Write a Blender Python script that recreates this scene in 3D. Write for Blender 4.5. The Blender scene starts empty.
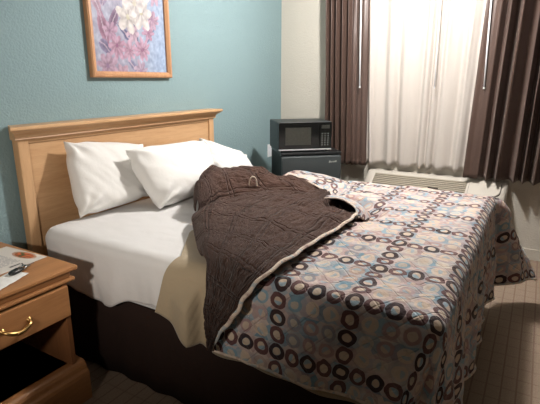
import bpy, bmesh, math, random
from mathutils import Vector, Matrix, noise
C = bpy.context.scene.collection
PI = math.pi
random.seed(4)

# ------------------------------------------------------------------ helpers
def srgb(r, g, b):
    def f(c):
        c /= 255.0
        return c / 12.92 if c <= .04045 else ((c + .055) / 1.055) ** 2.4
    return (f(r), f(g), f(b), 1)

def mat(name, col, rough=.6, metal=0, spec=.5):
    m = bpy.data.materials.new(name); m.use_nodes = True
    b = m.node_tree.nodes['Principled BSDF']
    b.inputs['Base Color'].default_value = col
    b.inputs['Roughness'].default_value = rough
    b.inputs['Metallic'].default_value = metal
    b.inputs['Specular IOR Level'].default_value = spec
    return m

class NB:
    """small node builder"""
    def __init__(s, m):
        s.nt = m.node_tree; s.b = s.nt.nodes['Principled BSDF']
    def n(s, t, **k):
        x = s.nt.nodes.new(t)
        for a, v in k.items(): setattr(x, a, v)
        return x
    def l(s, a, b): s.nt.links.new(a, b)
    def _in(s, sock, v):
        if hasattr(v, 'is_linked') or hasattr(v, 'links'): s.l(v, sock)
        else: sock.default_value = v
    def m(s, op, a, b=0.0, c=0.0, clamp=False):
        x = s.n('ShaderNodeMath', operation=op, use_clamp=clamp)
        s._in(x.inputs[0], a); s._in(x.inputs[1], b); s._in(x.inputs[2], c)
        return x.outputs[0]
    def mix(s, f, a, b):
        x = s.n('ShaderNodeMix', data_type='RGBA')
        s._in(x.inputs[0], f); s._in(x.inputs[6], a); s._in(x.inputs[7], b)
        return x.outputs[2]
    def xyz(s, v):
        x = s.n('ShaderNodeSeparateXYZ'); s.l(v, x.inputs[0]); return x.outputs
    def comb(s, a, b, c=0.0):
        x = s.n('ShaderNodeCombineXYZ')
        for i, v in enumerate((a, b, c)): s._in(x.inputs[i], v)
        return x.outputs[0]
    def obj(s): return s.n('ShaderNodeTexCoord').outputs['Object']
    def uv(s): return s.n('ShaderNodeTexCoord').outputs['UV']
    def noise(s, vec, scale, detail=3, rough=.5):
        x = s.n('ShaderNodeTexNoise'); s.l(vec, x.inputs['Vector'])
        x.inputs['Scale'].default_value = scale; x.inputs['Detail'].default_value = detail
        x.inputs['Roughness'].default_value = rough
        return x.outputs['Fac']
    def white(s, vec):
        x = s.n('ShaderNodeTexWhiteNoise', noise_dimensions='3D'); s.l(vec, x.inputs['Vector'])
        return x.outputs['Value']
    def ramp(s, fac, stops, interp='LINEAR'):
        x = s.n('ShaderNodeValToRGB'); x.color_ramp.interpolation = interp
        e = x.color_ramp.elements
        while len(e) < len(stops): e.new(.5)
        for i, (p, c) in enumerate(stops): e[i].position = p; e[i].color = c
        s._in(x.inputs[0], fac); return x.outputs[0]
    def bump(s, h, strength=.3, dist=.01):
        x = s.n('ShaderNodeBump'); x.inputs['Strength'].default_value = strength
        x.inputs['Distance'].default_value = dist
        s.l(h, x.inputs['Height']); s.l(x.outputs[0], s.b.inputs['Normal'])
    def color(s, c): s.l(c, s.b.inputs['Base Color'])

def box(bm, x0, x1, y0, y1, z0, z1, M=None):
    vs = [bm.verts.new((x, y, z)) for x in (x0, x1) for y in (y0, y1) for z in (z0, z1)]
    for f in ((0,1,3,2),(4,6,7,5),(0,4,5,1),(2,3,7,6),(0,2,6,4),(1,5,7,3)):
        bm.faces.new([vs[i] for i in f])
    if M is not None:
        for v in vs: v.co = M @ v.co
    return vs

def link(name, bm, m, parent=None, smooth=False, bevel=0, solid=0, sub=0, M=None):
    me = bpy.data.meshes.new(name)
    bmesh.ops.recalc_face_normals(bm, faces=bm.faces)
    if smooth:
        for f in bm.faces: f.smooth = True
    bm.to_mesh(me); bm.free()
    o = bpy.data.objects.new(name, me); C.objects.link(o)
    for x in (m if isinstance(m, (list, tuple)) else [m]): me.materials.append(x)
    if parent is not None: o.parent = parent
    if M is not None: o.matrix_local = M
    if solid:
        d = o.modifiers.new('Solidify', 'SOLIDIFY'); d.thickness = abs(solid); d.offset = -1 if solid > 0 else 1
    if bevel:
        d = o.modifiers.new('Bevel', 'BEVEL'); d.width = bevel; d.segments = 2; d.limit_method = 'ANGLE'
    if sub:
        d = o.modifiers.new('Subdivision', 'SUBSURF'); d.levels = sub; d.render_levels = sub
    return o

def thing(name, label, cat, loc=(0,0,0), rz=0, group=None):
    o = bpy.data.objects.new(name, None); C.objects.link(o)
    o.empty_display_size = .1
    o.location = loc; o.rotation_euler = (0, 0, rz)
    return tag(o, label, cat, group)

def tag(o, label, cat, group=None):
    o['label'] = label; o['category'] = cat
    if group: o['group'] = group
    return o

def struct(name, bm, m, **k):
    o = link(name, bm, m, **k); o['kind'] = 'structure'; return o

def grid(bm, fn, us, vs, uvfn=None, closed_u=False):
    """fn(u,v)->(x,y,z)"""
    rows = [[bm.verts.new(fn(u, v)) for v in vs] for u in us]
    uvl = bm.loops.layers.uv.verify() if uvfn else None
    n = len(us)
    for i in range(n if closed_u else n - 1):
        for j in range(len(vs) - 1):
            i2 = (i + 1) % n
            f = bm.faces.new((rows[i][j], rows[i2][j], rows[i2][j+1], rows[i][j+1]))
            if uvl:
                for lp, (a, b) in zip(f.loops, ((i,j),(i2,j),(i2,j+1),(i,j+1))):
                    lp[uvl].uv = uvfn(us[a], vs[b])
    return rows

def lin(a, b, n): return [a + (b - a) * i / (n - 1) for i in range(n)]

def path(pts, t):
    """Catmull-Rom through pts at t in 0..1"""
    n = len(pts) - 1; x = min(max(t, 0), 1) * n; i = min(int(x), n - 1); f = x - i
    P = [Vector(pts[max(0, min(n, k))]) for k in (i-1, i, i+1, i+2)]
    return .5 * ((2*P[1]) + (P[2]-P[0])*f + (2*P[0]-5*P[1]+4*P[2]-P[3])*f*f + (3*P[1]-P[0]-3*P[2]+P[3])*f**3)

def tube(bm, pts, r, seg=8, flat=1.0):
    rings = []
    n = len(pts)
    up = Vector((0,0,1))
    for i, p in enumerate(pts):
        p = Vector(p)
        d = (Vector(pts[min(i+1, n-1)]) - Vector(pts[max(i-1, 0)])).normalized()
        a = d.cross(up)
        if a.length < .01: a = d.cross(Vector((0,1,0)))
        a.normalize(); b = d.cross(a).normalized()
        rr = r(i / (n-1)) if callable(r) else r
        rings.append([bm.verts.new(p + a*math.cos(2*PI*k/seg)*rr + b*math.sin(2*PI*k/seg)*rr*flat) for k in range(seg)])
    for A, B in zip(rings, rings[1:]):
        for k in range(seg):
            bm.faces.new((A[k], A[(k+1)%seg], B[(k+1)%seg], B[k]))
    bm.faces.new(rings[0]); bm.faces.new(rings[-1][::-1])

def cyl(bm, c, r, h, axis='z', seg=24):
    c = Vector(c); A = []; B = []
    for k in range(seg):
        a = 2*PI*k/seg; x, y = r*math.cos(a), r*math.sin(a)
        off = {'z': (x,y,0), 'x': (0,x,y), 'y': (x,0,y)}[axis]
        e = {'z': (0,0,h), 'x': (h,0,0), 'y': (0,h,0)}[axis]
        A.append(bm.verts.new(c + Vector(off))); B.append(bm.verts.new(c + Vector(off) + Vector(e)))
    for k in range(seg): bm.faces.new((A[k], A[(k+1)%seg], B[(k+1)%seg], B[k]))
    bm.faces.new(A); bm.faces.new(B[::-1])

def extrude_profile(bm, prof, x0, x1, axis='x', M=None):
    """closed profile of (a,b): axis x -> (x,a,b); axis y -> (a,y,b)"""
    def pt(t, a, b): return (t, a, b) if axis == 'x' else (a, t, b)
    A = [bm.verts.new(pt(x0, a, b)) for a, b in prof]; B = [bm.verts.new(pt(x1, a, b)) for a, b in prof]
    n = len(prof)
    for k in range(n): bm.faces.new((A[k], A[(k+1)%n], B[(k+1)%n], B[k]))
    bm.faces.new(A); bm.faces.new(B[::-1])
    if M is not None:
        for v in A + B: v.co = M @ v.co

def nz(x, y, z, s): return noise.noise(Vector((x*s, y*s, z*s)))
def sstep(a, b, x):
    t = min(max((x-a)/(b-a), 0), 1); return t*t*(3-2*t)

# ------------------------------------------------------------------ materials
def plaster(name, col):
    m = mat(name, col, .75, spec=.25); s = NB(m); v = s.obj()
    n = s.noise(v, 95, 2, .5); k = s.noise(v, 1.3, 2)
    c2 = tuple(x*.9 for x in col[:3]) + (1,)
    s.color(s.mix(k, col, c2)); s.bump(n, .55, .006); return m
M_TEAL = plaster('teal_plaster', srgb(132, 156, 160))
M_CREAM = plaster('cream_plaster', srgb(198, 193, 182))
M_CEIL = plaster('ceiling_plaster', srgb(190, 186, 178))
M_TAN = plaster('tan_plaster', srgb(140, 130, 116))

def wood(name, col, dark, axis='x', scale=1.0, rough=.42):
    m = mat(name, col, rough, spec=.4); s = NB(m); x, y, z = s.xyz(s.obj())
    k = {'x': (1.2, 14, 14), 'y': (14, 1.2, 14), 'z': (14, 14, 1.2)}[axis]
    v = s.comb(s.m('MULTIPLY', x, k[0]*scale), s.m('MULTIPLY', y, k[1]*scale), s.m('MULTIPLY', z, k[2]*scale))
    a = s.noise(v, 1.6, 4, .6); b = s.noise(v, 9, 3, .7)
    f = s.m('ADD', s.m('MULTIPLY', a, .7), s.m('MULTIPLY', b, .45))
    s.color(s.ramp(f, [(.3, dark), (.62, col), (.85, tuple(min(1, q*1.12) for q in col[:3]) + (1,))]))
    s.bump(b, .08, .002); return m
OAK, OAKD = srgb(200, 162, 122), srgb(178, 138, 98)
M_OAKX = wood('oak_veneer', OAK, OAKD, 'x')
M_OAKZ = wood('oak_upright', OAK, OAKD, 'z')
NS, NSD = srgb(166, 118, 76), srgb(140, 94, 58)
M_NSX = wood('nightstand_oak', NS, NSD, 'x', 1.3)
M_NSZ = wood('nightstand_upright', srgb(142, 96, 62), srgb(118, 78, 50), 'z', 1.3)
M_FRAME = wood('picture_frame_wood', srgb(188, 142, 104), srgb(158, 112, 78), 'z', 2)

def cloth(name, col, rough=.9, wr=.25, scale=7, sheen=.2, trans=0):
    m = mat(name, col, rough, spec=.2); s = NB(m); v = s.obj()
    n = s.noise(v, scale, 4, .55); w = s.noise(v, 420, 1)
    s.bump(s.m('ADD', n, s.m('MULTIPLY', w, .03)), wr, .03)
    s.b.inputs['Sheen Weight'].default_value = sheen
    return m
M_SHEET = cloth('white_cotton', srgb(214, 213, 212), .9, .2, 6)
M_PILLOW = cloth('white_pillowcase', srgb(222, 221, 218), .9, .22, 9)
M_BLANKET = cloth('tan_blanket_wool', srgb(158, 143, 119), .95, .15, 14)
M_SKIRT = cloth('dark_brown_skirt', srgb(44, 32, 28), .95, .2, 8, .0)
M_MATTRESS = cloth('mattress_ticking', srgb(200, 200, 200))

# quilted brown lining : uv in metres
def lining():
    m = mat('brown_quilted_lining', srgb(76, 51, 43), .8, spec=.15); s = NB(m)
    u, v, _ = s.xyz(s.uv())
    def lines(t, sp, off):
        a = s.m('ABSOLUTE', s.m('SUBTRACT', s.m('FRACT', s.m('DIVIDE', s.m('ADD', t, off), sp)), .5))
        return s.m('MULTIPLY', a, 1.0)
    def dip(t, sp, off, w): return s.m('SUBTRACT', 1.0, s.m('DIVIDE', lines(t, sp, off), w), clamp=True)
    h1 = s.m('MAXIMUM', dip(u, .17, 0, .035), dip(u, .17, .022, .035))
    h2 = s.m('MAXIMUM', dip(v, .17, 0, .035), dip(v, .17, .022, .035))
    g = s.m('MAXIMUM', h1, h2)
    n = s.noise(s.obj(), 30, 4, .65); n2 = s.noise(s.comb(s.m('MULTIPLY', u, 18), s.m('MULTIPLY', v, 60)), 1, 4, .6)
    h = s.m('ADD', s.m('MULTIPLY', g, -.5), s.m('ADD', s.m('MULTIPLY', n, .55), s.m('MULTIPLY', n2, 1.5)))
    s.bump(h, 1.0, .03)
    s.color(s.mix(s.m('MULTIPLY', g, .2), srgb(80, 57, 48), srgb(52, 36, 31)))
    s.b.inputs['Sheen Weight'].default_value = .08
    return m
M_LINING = lining()

# circle pattern : uv in ring units (one ring per unit, chains at multiples of four)
def rings(name='circle_pattern_fabric'):
    m = mat(name, (.5,.5,.5,1), .85, spec=.25); s = NB(m)
    u0, v0, _ = s.xyz(s.uv())
    w = s.noise(s.uv(), 1.7, 1); w2 = s.noise(s.comb(v0, u0, 3.0), 1.9, 1)
    u = s.m('ADD', u0, s.m('MULTIPLY', s.m('SUBTRACT', w, .5), .22))
    v = s.m('ADD', v0, s.m('MULTIPLY', s.m('SUBTRACT', w2, .5), .22))
    iu = s.m('FLOOR', s.m('ADD', u, .5)); iv = s.m('FLOOR', s.m('ADD', v, .5))
    lu = s.m('SUBTRACT', u, iu); lv = s.m('SUBTRACT', v, iv)
    r = s.m('SQRT', s.m('ADD', s.m('MULTIPLY', lu, lu), s.m('MULTIPLY', lv, lv)))
    cu = s.m('LESS_THAN', s.m('ABSOLUTE', s.m('SUBTRACT', s.m('WRAP', iu, 4.0, 0.0), 0.0)), .5)
    cv = s.m('LESS_THAN', s.m('ABSOLUTE', s.m('SUBTRACT', s.m('WRAP', iv, 4.0, 0.0), 0.0)), .5)
    chain = s.m('MAXIMUM', cu, cv)
    par = s.m('LESS_THAN', s.m('ABSOLUTE', s.m('WRAP', s.m('ADD', iu, iv), 2.0, 0.0)), .5)
    rn = s.white(s.comb(iu, iv, 1.0)); rn2 = s.white(s.comb(iu, iv, 7.0)); rn3 = s.white(s.comb(iu, iv, 13.0))
    # background : overlapping angular facets of tan, pale blue, mauve
    a1 = s.m('FLOOR', s.m('MULTIPLY', s.m('ADD', u, v), 1.0)); a2 = s.m('FLOOR', s.m('MULTIPLY', s.m('SUBTRACT', u, v), 1.0))
    a3 = s.m('FLOOR', s.m('ADD', s.m('MULTIPLY', u, 2.0), s.m('MULTIPLY', v, .6)))
    f1 = s.white(s.comb(a1, a2, iu)); f2 = s.white(s.comb(a3, a2, 4.0))
    pal = [(0, srgb(194, 176, 166)), (.2, srgb(142, 166, 180)), (.36, srgb(184, 162, 158)), (.52, srgb(202, 188, 180)),
           (.66, srgb(112, 142, 158)), (.78, srgb(200, 180, 174)), (.9, srgb(162, 138, 136))]
    bg = s.mix(.3, s.ramp(f1, pal, 'CONSTANT'), s.ramp(f2, pal, 'CONSTANT'))
    big = s.noise(s.uv(), .55, 2)
    bg = s.mix(s.m('MULTIPLY', s.m('SUBTRACT', big, .5, clamp=True), 3.2, clamp=True), bg, srgb(108, 142, 160))
    # pale discs
    disc = s.m('LESS_THAN', r, .40)
    dcol = s.ramp(rn, [(0, srgb(206, 186, 166)), (.3, srgb(176, 152, 150)), (.48, srgb(200, 190, 178)), (.7, srgb(122, 156, 172)), (.85, srgb(158, 126, 124))], 'CONSTANT')
    col = s.mix(s.m('MULTIPLY', disc, .82), bg, dcol)
    # centres: half tan / half blue
    inner = s.m('LESS_THAN', r, .23)
    half = s.m('GREATER_THAN', s.m('ADD', s.m('MULTIPLY', lu, s.m('SUBTRACT', rn2, .5)), s.m('MULTIPLY', lv, s.m('SUBTRACT', rn3, .5))), .0)
    cen = s.mix(half, srgb(200, 180, 160), srgb(150, 172, 184))
    cen = s.mix(s.m('GREATER_THAN', rn, .6), cen, srgb(200, 182, 162))
    ring = s.m('MULTIPLY', s.m('LESS_THAN', r, .485), s.m('GREATER_THAN', r, .245))
    dark = s.mix(par, srgb(94, 62, 62), srgb(48, 30, 34))
    col = s.mix(s.m('MULTIPLY', ring, s.m('MULTIPLY', chain, .96)), col, dark)
    # some pale mauve rings inside the squares
    some = s.m('MULTIPLY', s.m('GREATER_THAN', rn2, .72), s.m('SUBTRACT', 1.0, chain))
    ring2 = s.m('MULTIPLY', s.m('LESS_THAN', r, .44), s.m('GREATER_THAN', r, .24))
    col = s.mix(s.m('MULTIPLY', s.m('MULTIPLY', ring2, some), .5), col, srgb(150, 118, 114))
    col = s.mix(s.m('MULTIPLY', inner, s.m('ADD', .75, s.m('MULTIPLY', chain, .22))), col, cen)
    s.color(col)
    # stitch lines running diagonally
    def st(t, sp):
        a = s.m('ABSOLUTE', s.m('SUBTRACT', s.m('FRACT', s.m('DIVIDE', t, sp)), .5))
        return s.m('SUBTRACT', 1.0, s.m('DIVIDE', a, .05), clamp=True)
    g = s.m('MAXIMUM', st(s.m('ADD', u0, v0), 1.9), st(s.m('SUBTRACT', u0, v0), 1.9))
    n = s.noise(s.uv(), .9, 4, .6)
    s.bump(s.m('SUBTRACT', s.m('MULTIPLY', n, 1.0), s.m('MULTIPLY', g, .2)), .8, .02)
    s.b.inputs['Sheen Weight'].default_value = .15
    return m
M_RINGS = rings()
def binding_mat():
    m = mat('binding_tape', srgb(190, 165, 140), .85); s = NB(m)
    n = s.noise(s.obj(), 38, 1)
    s.color(s.ramp(n, [(.3, srgb(168, 172, 172)), (.42, srgb(204, 188, 172)), (.6, srgb(186, 166, 152)), (.7, srgb(160, 136, 128))], 'CONSTANT'))
    return m
M_BIND = binding_mat()

def curtain_mat():
    m = mat('brown_satin', srgb(77, 60, 53), .40, spec=.45); s = NB(m)
    s.b.inputs['Sheen Weight'].default_value = .3
    s.b.inputs['Sheen Tint'].default_value = srgb(180, 168, 160)
    n = s.noise(s.obj(), 12, 3); s.bump(n, .15, .01); return m
M_CURT = curtain_mat()
def sheer_mat():
    m = mat('sheer_voile', srgb(226, 220, 212), .9, spec=.15); s = NB(m)
    x, y, z = s.xyz(s.obj())
    band = s.m('MULTIPLY', s.m('GREATER_THAN', z, .64), s.m('LESS_THAN', z, .765))
    weave = s.noise(s.comb(x, s.m('MULTIPLY', y, 300), s.m('MULTIPLY', z, 30)), 1, 2)
    s.color(s.mix(s.m('ADD', s.m('MULTIPLY', weave, .14), s.m('MULTIPLY', s.m('SUBTRACT', 1.0, band), .10)), srgb(216, 209, 202), srgb(178, 170, 164)))
    tr = s.n('ShaderNodeBsdfTranslucent'); tr.inputs[0].default_value = srgb(226, 220, 212)
    tp = s.n('ShaderNodeBsdfTransparent')
    mx = s.n('ShaderNodeMixShader'); mx.inputs[0].default_value = .18
    mx2 = s.n('ShaderNodeMixShader'); s.l(s.m('ADD', s.m('MULTIPLY', band, -.05), .09), mx2.inputs[0])
    out = s.nt.nodes['Material Output']
    s.l(s.b.outputs[0], mx.inputs[1]); s.l(tr.outputs[0], mx.inputs[2])
    s.l(mx.outputs[0], mx2.inputs[1]); s.l(tp.outputs[0], mx2.inputs[2]); s.l(mx2.outputs[0], out.inputs['Surface'])
    return m
M_SHEER = sheer_mat()
def carpet_mat():
    m = mat('carpet', srgb(120, 104, 90), .98, spec=.1); s = NB(m)
    x, y, z = s.xyz(s.obj())
    def line(t, sp, w): 
        a = s.m('ABSOLUTE', s.m('SUBTRACT', s.m('FRACT', s.m('DIVIDE', t, sp)), .5)); return s.m('LESS_THAN', a, w)
    tx = s.m('ADD', s.m('MULTIPLY', x, .94), s.m('MULTIPLY', y, .0)); 
    g = s.m('MAXIMUM', line(y, .062, .06), s.m('MULTIPLY', line(x, .10, .05), .5))
    n = s.noise(s.obj(), 160, 2)
    c = s.mix(n, srgb(164, 146, 128), srgb(126, 110, 96))
    s.color(s.mix(s.m('MULTIPLY', g, .38), c, srgb(92, 56, 48)))
    s.bump(n, .6, .006); return m
M_CARPET = carpet_mat()
M_BLACK = mat('black_plastic', srgb(30, 33, 35), .3)
M_BLACKM = mat('black_enamel', srgb(26, 32, 34), .42)
M_FRIDGE = mat('charcoal_fridge_door', srgb(64, 70, 72), .42, .15)
_s = NB(M_FRIDGE); _s.bump(_s.noise(_s.obj(), 140, 2), .08, .002)
M_GLOSS = mat('black_glass', srgb(16, 18, 18), .12)
M_MWWIN = mat('oven_window', srgb(58, 60, 54), .3)
_s = NB(M_MWWIN); _v = _s.noise(_s.obj(), 90, 3)
_s.color(_s.mix(_v, srgb(30, 32, 30), srgb(64, 64, 58)))
M_CHROME = mat('chrome', srgb(190, 195, 198), .25, 1)
M_BRASS = mat('brass', srgb(206, 170, 110), .3, 1)
M_PLASTIC = mat('beige_plastic', srgb(198, 192, 182), .45)
M_GRILLE = mat('tan_grille_plastic', srgb(158, 150, 134), .55)
M_SLOT_GAP = mat('slot_and_gap_shade', srgb(28, 28, 28), .8)  # slot, and the painted shade of the gap around the flap
M_WHITE = mat('white_plastic', srgb(225, 228, 232), .4)
M_ALU = mat('window_aluminium', srgb(150, 150, 148), .4, .6)
M_KEY = mat('keypad_print', srgb(150, 155, 150), .6)
M_GLASS = mat('window_glass', (1,1,1,1), .02); M_GLASS.node_tree.nodes['Principled BSDF'].inputs['Transmission Weight'].default_value = 1
def vcol(name, rough=.5):
    m = mat(name, (1,1,1,1), rough, spec=.4); s = NB(m)
    a = s.n('ShaderNodeVertexColor', layer_name='print'); s.color(a.outputs[0]); return m

# ------------------------------------------------------------------ room
WX = 2.70; YW = .06
XL, YB, H = -2.9, -4.3, 2.44
bm = bmesh.new(); box(bm, XL-.1, WX+.2, YB-.1, YW+.1, -.1, 0); struct('floor', bm, M_CARPET)
bm = bmesh.new(); box(bm, XL-.1, WX+.2, YB-.1, YW+.1, H, H+.1); struct('ceiling', bm, M_CEIL)
bm = bmesh.new(); box(bm, XL-.1, WX+.2, YW, YW+.1, 0, H); struct('wall_head', bm, M_TEAL)
bm = bmesh.new(); box(bm, XL-.1, WX+.2, YB-.1, YB, 0, H); struct('wall_rear', bm, M_TAN)
bm = bmesh.new(); box(bm, XL-.1, XL, YB, YW, 0, H); struct('wall_left', bm, M_TAN)
wy0, wy1, wz0, wz1 = -1.98, -.62, .78, 2.08
bm = bmesh.new()
box(bm, WX, WX+.12, wy1, YW, 0, H); box(bm, WX, WX+.12, YB, wy0, 0, H)
box(bm, WX, WX+.12, wy0, wy1, 0, wz0); box(bm, WX, WX+.12, wy0, wy1, wz1, H)
struct('wall_window', bm, M_CREAM)
bm = bmesh.new()
for a in ((wy0, wy0+.04, wz0, wz1), (wy1-.04, wy1, wz0, wz1), (wy0, wy1, wz0, wz0+.04), (wy0, wy1, wz1-.04, wz1), (-1.32, -1.28, wz0, wz1)):
    box(bm, WX+.05, WX+.09, a[0], a[1], a[2], a[3])
wf = struct('window_1', bm, M_ALU, bevel=.004)
bm = bmesh.new(); box(bm, WX+.068, WX+.072, wy0+.03, wy1-.03, wz0+.03, wz1-.03)
link('window_pane', bm, M_GLASS, parent=wf)
bm = bmesh.new(); box(bm, XL, WX-.001, YW-.012, YW, 0, .09); struct('baseboard_head', bm, M_CREAM, bevel=.003)
bm = bmesh.new(); box(bm, WX-.012, WX, YB, YW-.012, 0, .09); struct('baseboard_window', bm, M_CREAM, bevel=.003)

# ------------------------------------------------------------------ headboard
t = thing('headboard', 'oak headboard with moulded cornice against the teal wall', 'headboard', (.77, 0, 0))
hx0, hx1 = .0, 1.535
T = Matrix.Translation((-.77, 0, 0))
def L(bm):
    for v in bm.verts: v.co = T @ v.co
    return bm
bm = bmesh.new(); box(bm, hx0+.05, hx1-.05, .012, .04, .25, 1.08); link('panel', L(bm), M_OAKX, t)
for a in (hx0, hx1-.055):
    bm = bmesh.new(); box(bm, a, a+.055, -.002, .045, 0, 1.108); link('post', L(bm), M_OAKZ, t, bevel=.004)
bm = bmesh.new(); box(bm, hx0+.055, hx1-.055, .004, .04, 1.082, 1.108); link('top_rail', L(bm), M_OAKX, t, bevel=.003)
bm = bmesh.new()
prof = [(.05,1.102),(-.008,1.102),(-.016,1.106),(-.013,1.114),(-.018,1.126),(-.028,1.136),(-.044,1.142),(-.048,1.148),(-.060,1.152),(-.064,1.156),(-.064,1.166),(-.058,1.171),(.05,1.171)]
A = []; Bv = []
for y, z in prof:
    e = max(0, -y)
    A.append(bm.verts.new((hx0-.004-e*.9, y, z))); Bv.append(bm.verts.new((hx1+.004+e*.5, y, z)))
for k in range(len(prof)): bm.faces.new((A[k], A[(k+1)%len(prof)], Bv[(k+1)%len(prof)], Bv[k]))
bm.faces.new(A); bm.faces.new(Bv[::-1])
link('cornice', L(bm), M_OAKX, t)

# ------------------------------------------------------------------ bed
BX0, BX1, BY0, BY1 = 0.0, 1.54, -1.93, -.07      # mattress footprint
t = thing('bed', 'double bed base and mattress with dark brown skirt to the carpet', 'bed', ((BX0+BX1)/2, (BY0+BY1)/2, 0))
T = Matrix.Translation((-(BX0+BX1)/2, -(BY0+BY1)/2, 0))
bm = bmesh.new(); box(bm, BX0+.03, BX1-.03, BY0+.03, BY1-.03, .42, .665); link('mattress', L(bm), M_MATTRESS, t, bevel=.06)
bm = bmesh.new(); box(bm, BX0+.04, BX1-.04, BY0+.04, BY1-.03, .16, .42); link('box_spring', L(bm), M_MATTRESS, t, bevel=.02)
bm = bmesh.new()
per = []
def persegs():
    pts = [(BX0+.03, BY1-.02), (BX0+.03, BY0+.03), (BX1-.03, BY0+.03), (BX1-.03, BY1-.02)]
    nrm = [(-1,0), (0,-1), (1,0)]
    s = 0
    for (a, b), n in zip(zip(pts, pts[1:]), nrm):
        Ld = math.hypot(b[0]-a[0], b[1]-a[1]); N = int(Ld/.012)
        for i in range(N):
            f = i/N; per.append((a[0]+(b[0]-a[0])*f, a[1]+(b[1]-a[1])*f, n, s+Ld*f))
        s += Ld
    per.append((pts[-1][0], pts[-1][1], (1,0), s))
persegs()
def skirt(i, k):
    x, y, n, s = per[int(i)]
    w = (1-k)*(.006*math.sin(s*38) + .008*nz(s, 0, 0, 3.1) + .016)
    return (x+n[0]*w, y+n[1]*w, .012+.40*k)
grid(bm, skirt, list(range(len(per))), lin(0, 1, 5))
link('bed_skirt', L(bm), M_SKIRT, t, smooth=True, solid=.004)

# generic cloth lying over the mattress: a = distance past an x edge, b = past the foot edge
def drape(p, q, x0, x1, y0, y1, top, R, lean=.03, flare=.1, flare_far=None, fold=None, lift=None):
    """p,q cloth coordinates equal to x,y on top of the bed"""
    a = (x0 - p) if p < x0 else (p - x1 if p > x1 else 0.0)
    b = (y0 - q) if q < y0 else 0.0
    sx = -1 if p < (x0+x1)/2 else 1
    x = min(max(p, x0), x1); y = max(q, y0)
    r = math.hypot(a, b)
    z = top
    if r > 1e-6:
        if flare_far and sx > 0 and a > 0 and b > 0: R = R + .13*math.sin(2*math.atan2(b, a))
        if r < R*PI/2:
            ph = r/R; out = R*math.sin(ph); dz = R*(1-math.cos(ph))
        else:
            e = r - R*PI/2; th = math.atan2(b, a); fl = flare if sx < 0 or flare_far is None else flare_far
            ln = lean + fl*math.sin(2*th)
            if fold: ln += 0
            out = R + e*ln; dz = R + e*math.sqrt(max(.05, 1-ln*ln))
            if fold:
                out += fold(p, q, e, a, b)
        x += sx*a/r*out; y -= b/r*out; z = top - dz
    if lift and r < R*1.6:
        z += lift(p, q) * (1 - min(1, r/(R*1.6)))
    return Vector((x, y, z))

# ---- fitted white sheet
def sheet_fold(p, q, e, a, b):
    return e*(.10*nz(q*1.0, p, 0, 4.5) + .05*math.sin(q*19)) + .014*nz(p*.6, q*3, 2, 6)*min(1, e*6)
def sheet_lift(p, q): return .006*nz(p, q, 1, 5) + .004*nz(p*2.5, q, 5, 9)
bm = bmesh.new()
SH0 = -.30
def sheet_pt(u, v):
    # v: 0 head .. 1 foot ; u across
    hem = .235 + .05*sstep(-.6, -.15, v) * 1 + .012*math.sin(v*13)
    hem = .228 + .085*math.exp(-((v+.48)/.17)**2) + .02*sstep(-.5, -.1, v) + .006*math.sin(v*31)
    x0, x1 = BX0+.05, BX1-.05
    p = x0 - (hem+.03)*(.2-u)/.2 if u < .2 else (x1 + (hem+.06)*(u-.8)/.2 if u > .8 else x0 + (x1-x0)*(u-.2)/.6)
    P = drape(p, v, x0, x1, BY0+.04, 0, .686, .055, .02, .05, None, sheet_fold, sheet_lift)
    # rounded corner at the head end
    k = max(0, (v - (BY1-.10))/.10)
    if k > 0:
        c = 1 - math.sqrt(max(0, 1-min(1, k)**2))
        cx = (BX0+BX1)/2
        P.x = P.x + (.06 if P.x < cx else -.06)*c*sstep(.25, .75, abs(P.x-cx)); P.z -= .05*c
    return P
us = lin(0, .2, 26)[:-1] + lin(.2, .8, 70)[:-1] + lin(.8, 1, 14)
grid(bm, sheet_pt, us, lin(BY1, BY0-.0, 120))
o = link('fitted_sheet', bm, M_SHEET, smooth=True, solid=.003)
tag(o, 'white bed sheet stretched over the mattress and hanging over the dark skirt', 'sheet')

# ---- tan blanket under the quilt
bm = bmesh.new()
def bl_fold(p, q, e, a, b):
    k = min(1, e*14)
    return k*(.065*(sstep(-1.115, -1.095, q)*(1-sstep(-1.09, -.97, q))) + .006*math.sin(q*30)) 
def blanket_pt(u, v):
    # v 0 = loose head edge , 1 = foot
    side = max(0, .12-u)/.12
    ystart = -.96 + .06*side**1.1 if u < .12 else -.96 + .65*min(.26, (u-.12)/.76*1.5)
    q = ystart + (BY0-.10-ystart)*v
    x0, x1 = BX0+.03, BX1-.03
    hem = .368 - .105*math.exp(-((v)/.17)**2) + .006*math.sin(q*15) 
    p = x0 - hem*(.12-u)/.12 if u < .12 else (x1 + .3*(u-.88)/.12 if u > .88 else x0 + (x1-x0)*(u-.12)/.76)
    P = drape(p, q, x0, x1, BY0+.03, 0, .699, .07, .06, .03, None, bl_fold, None)
    if u < .12:
        P.x -= .03*side*math.exp(-((v)/.10)**2)
    return P
us = lin(0, .12, 30)[:-1] + lin(.12, .88, 50)[:-1] + lin(.88, 1, 10)
grid(bm, blanket_pt, us, [x**1.3 for x in lin(0, 1, 110)])
o = link('blanket', bm, M_BLANKET, smooth=True, solid=.004)
tag(o, 'plain tan blanket showing between the white sheet and the brown quilt lining', 'blanket')

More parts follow.
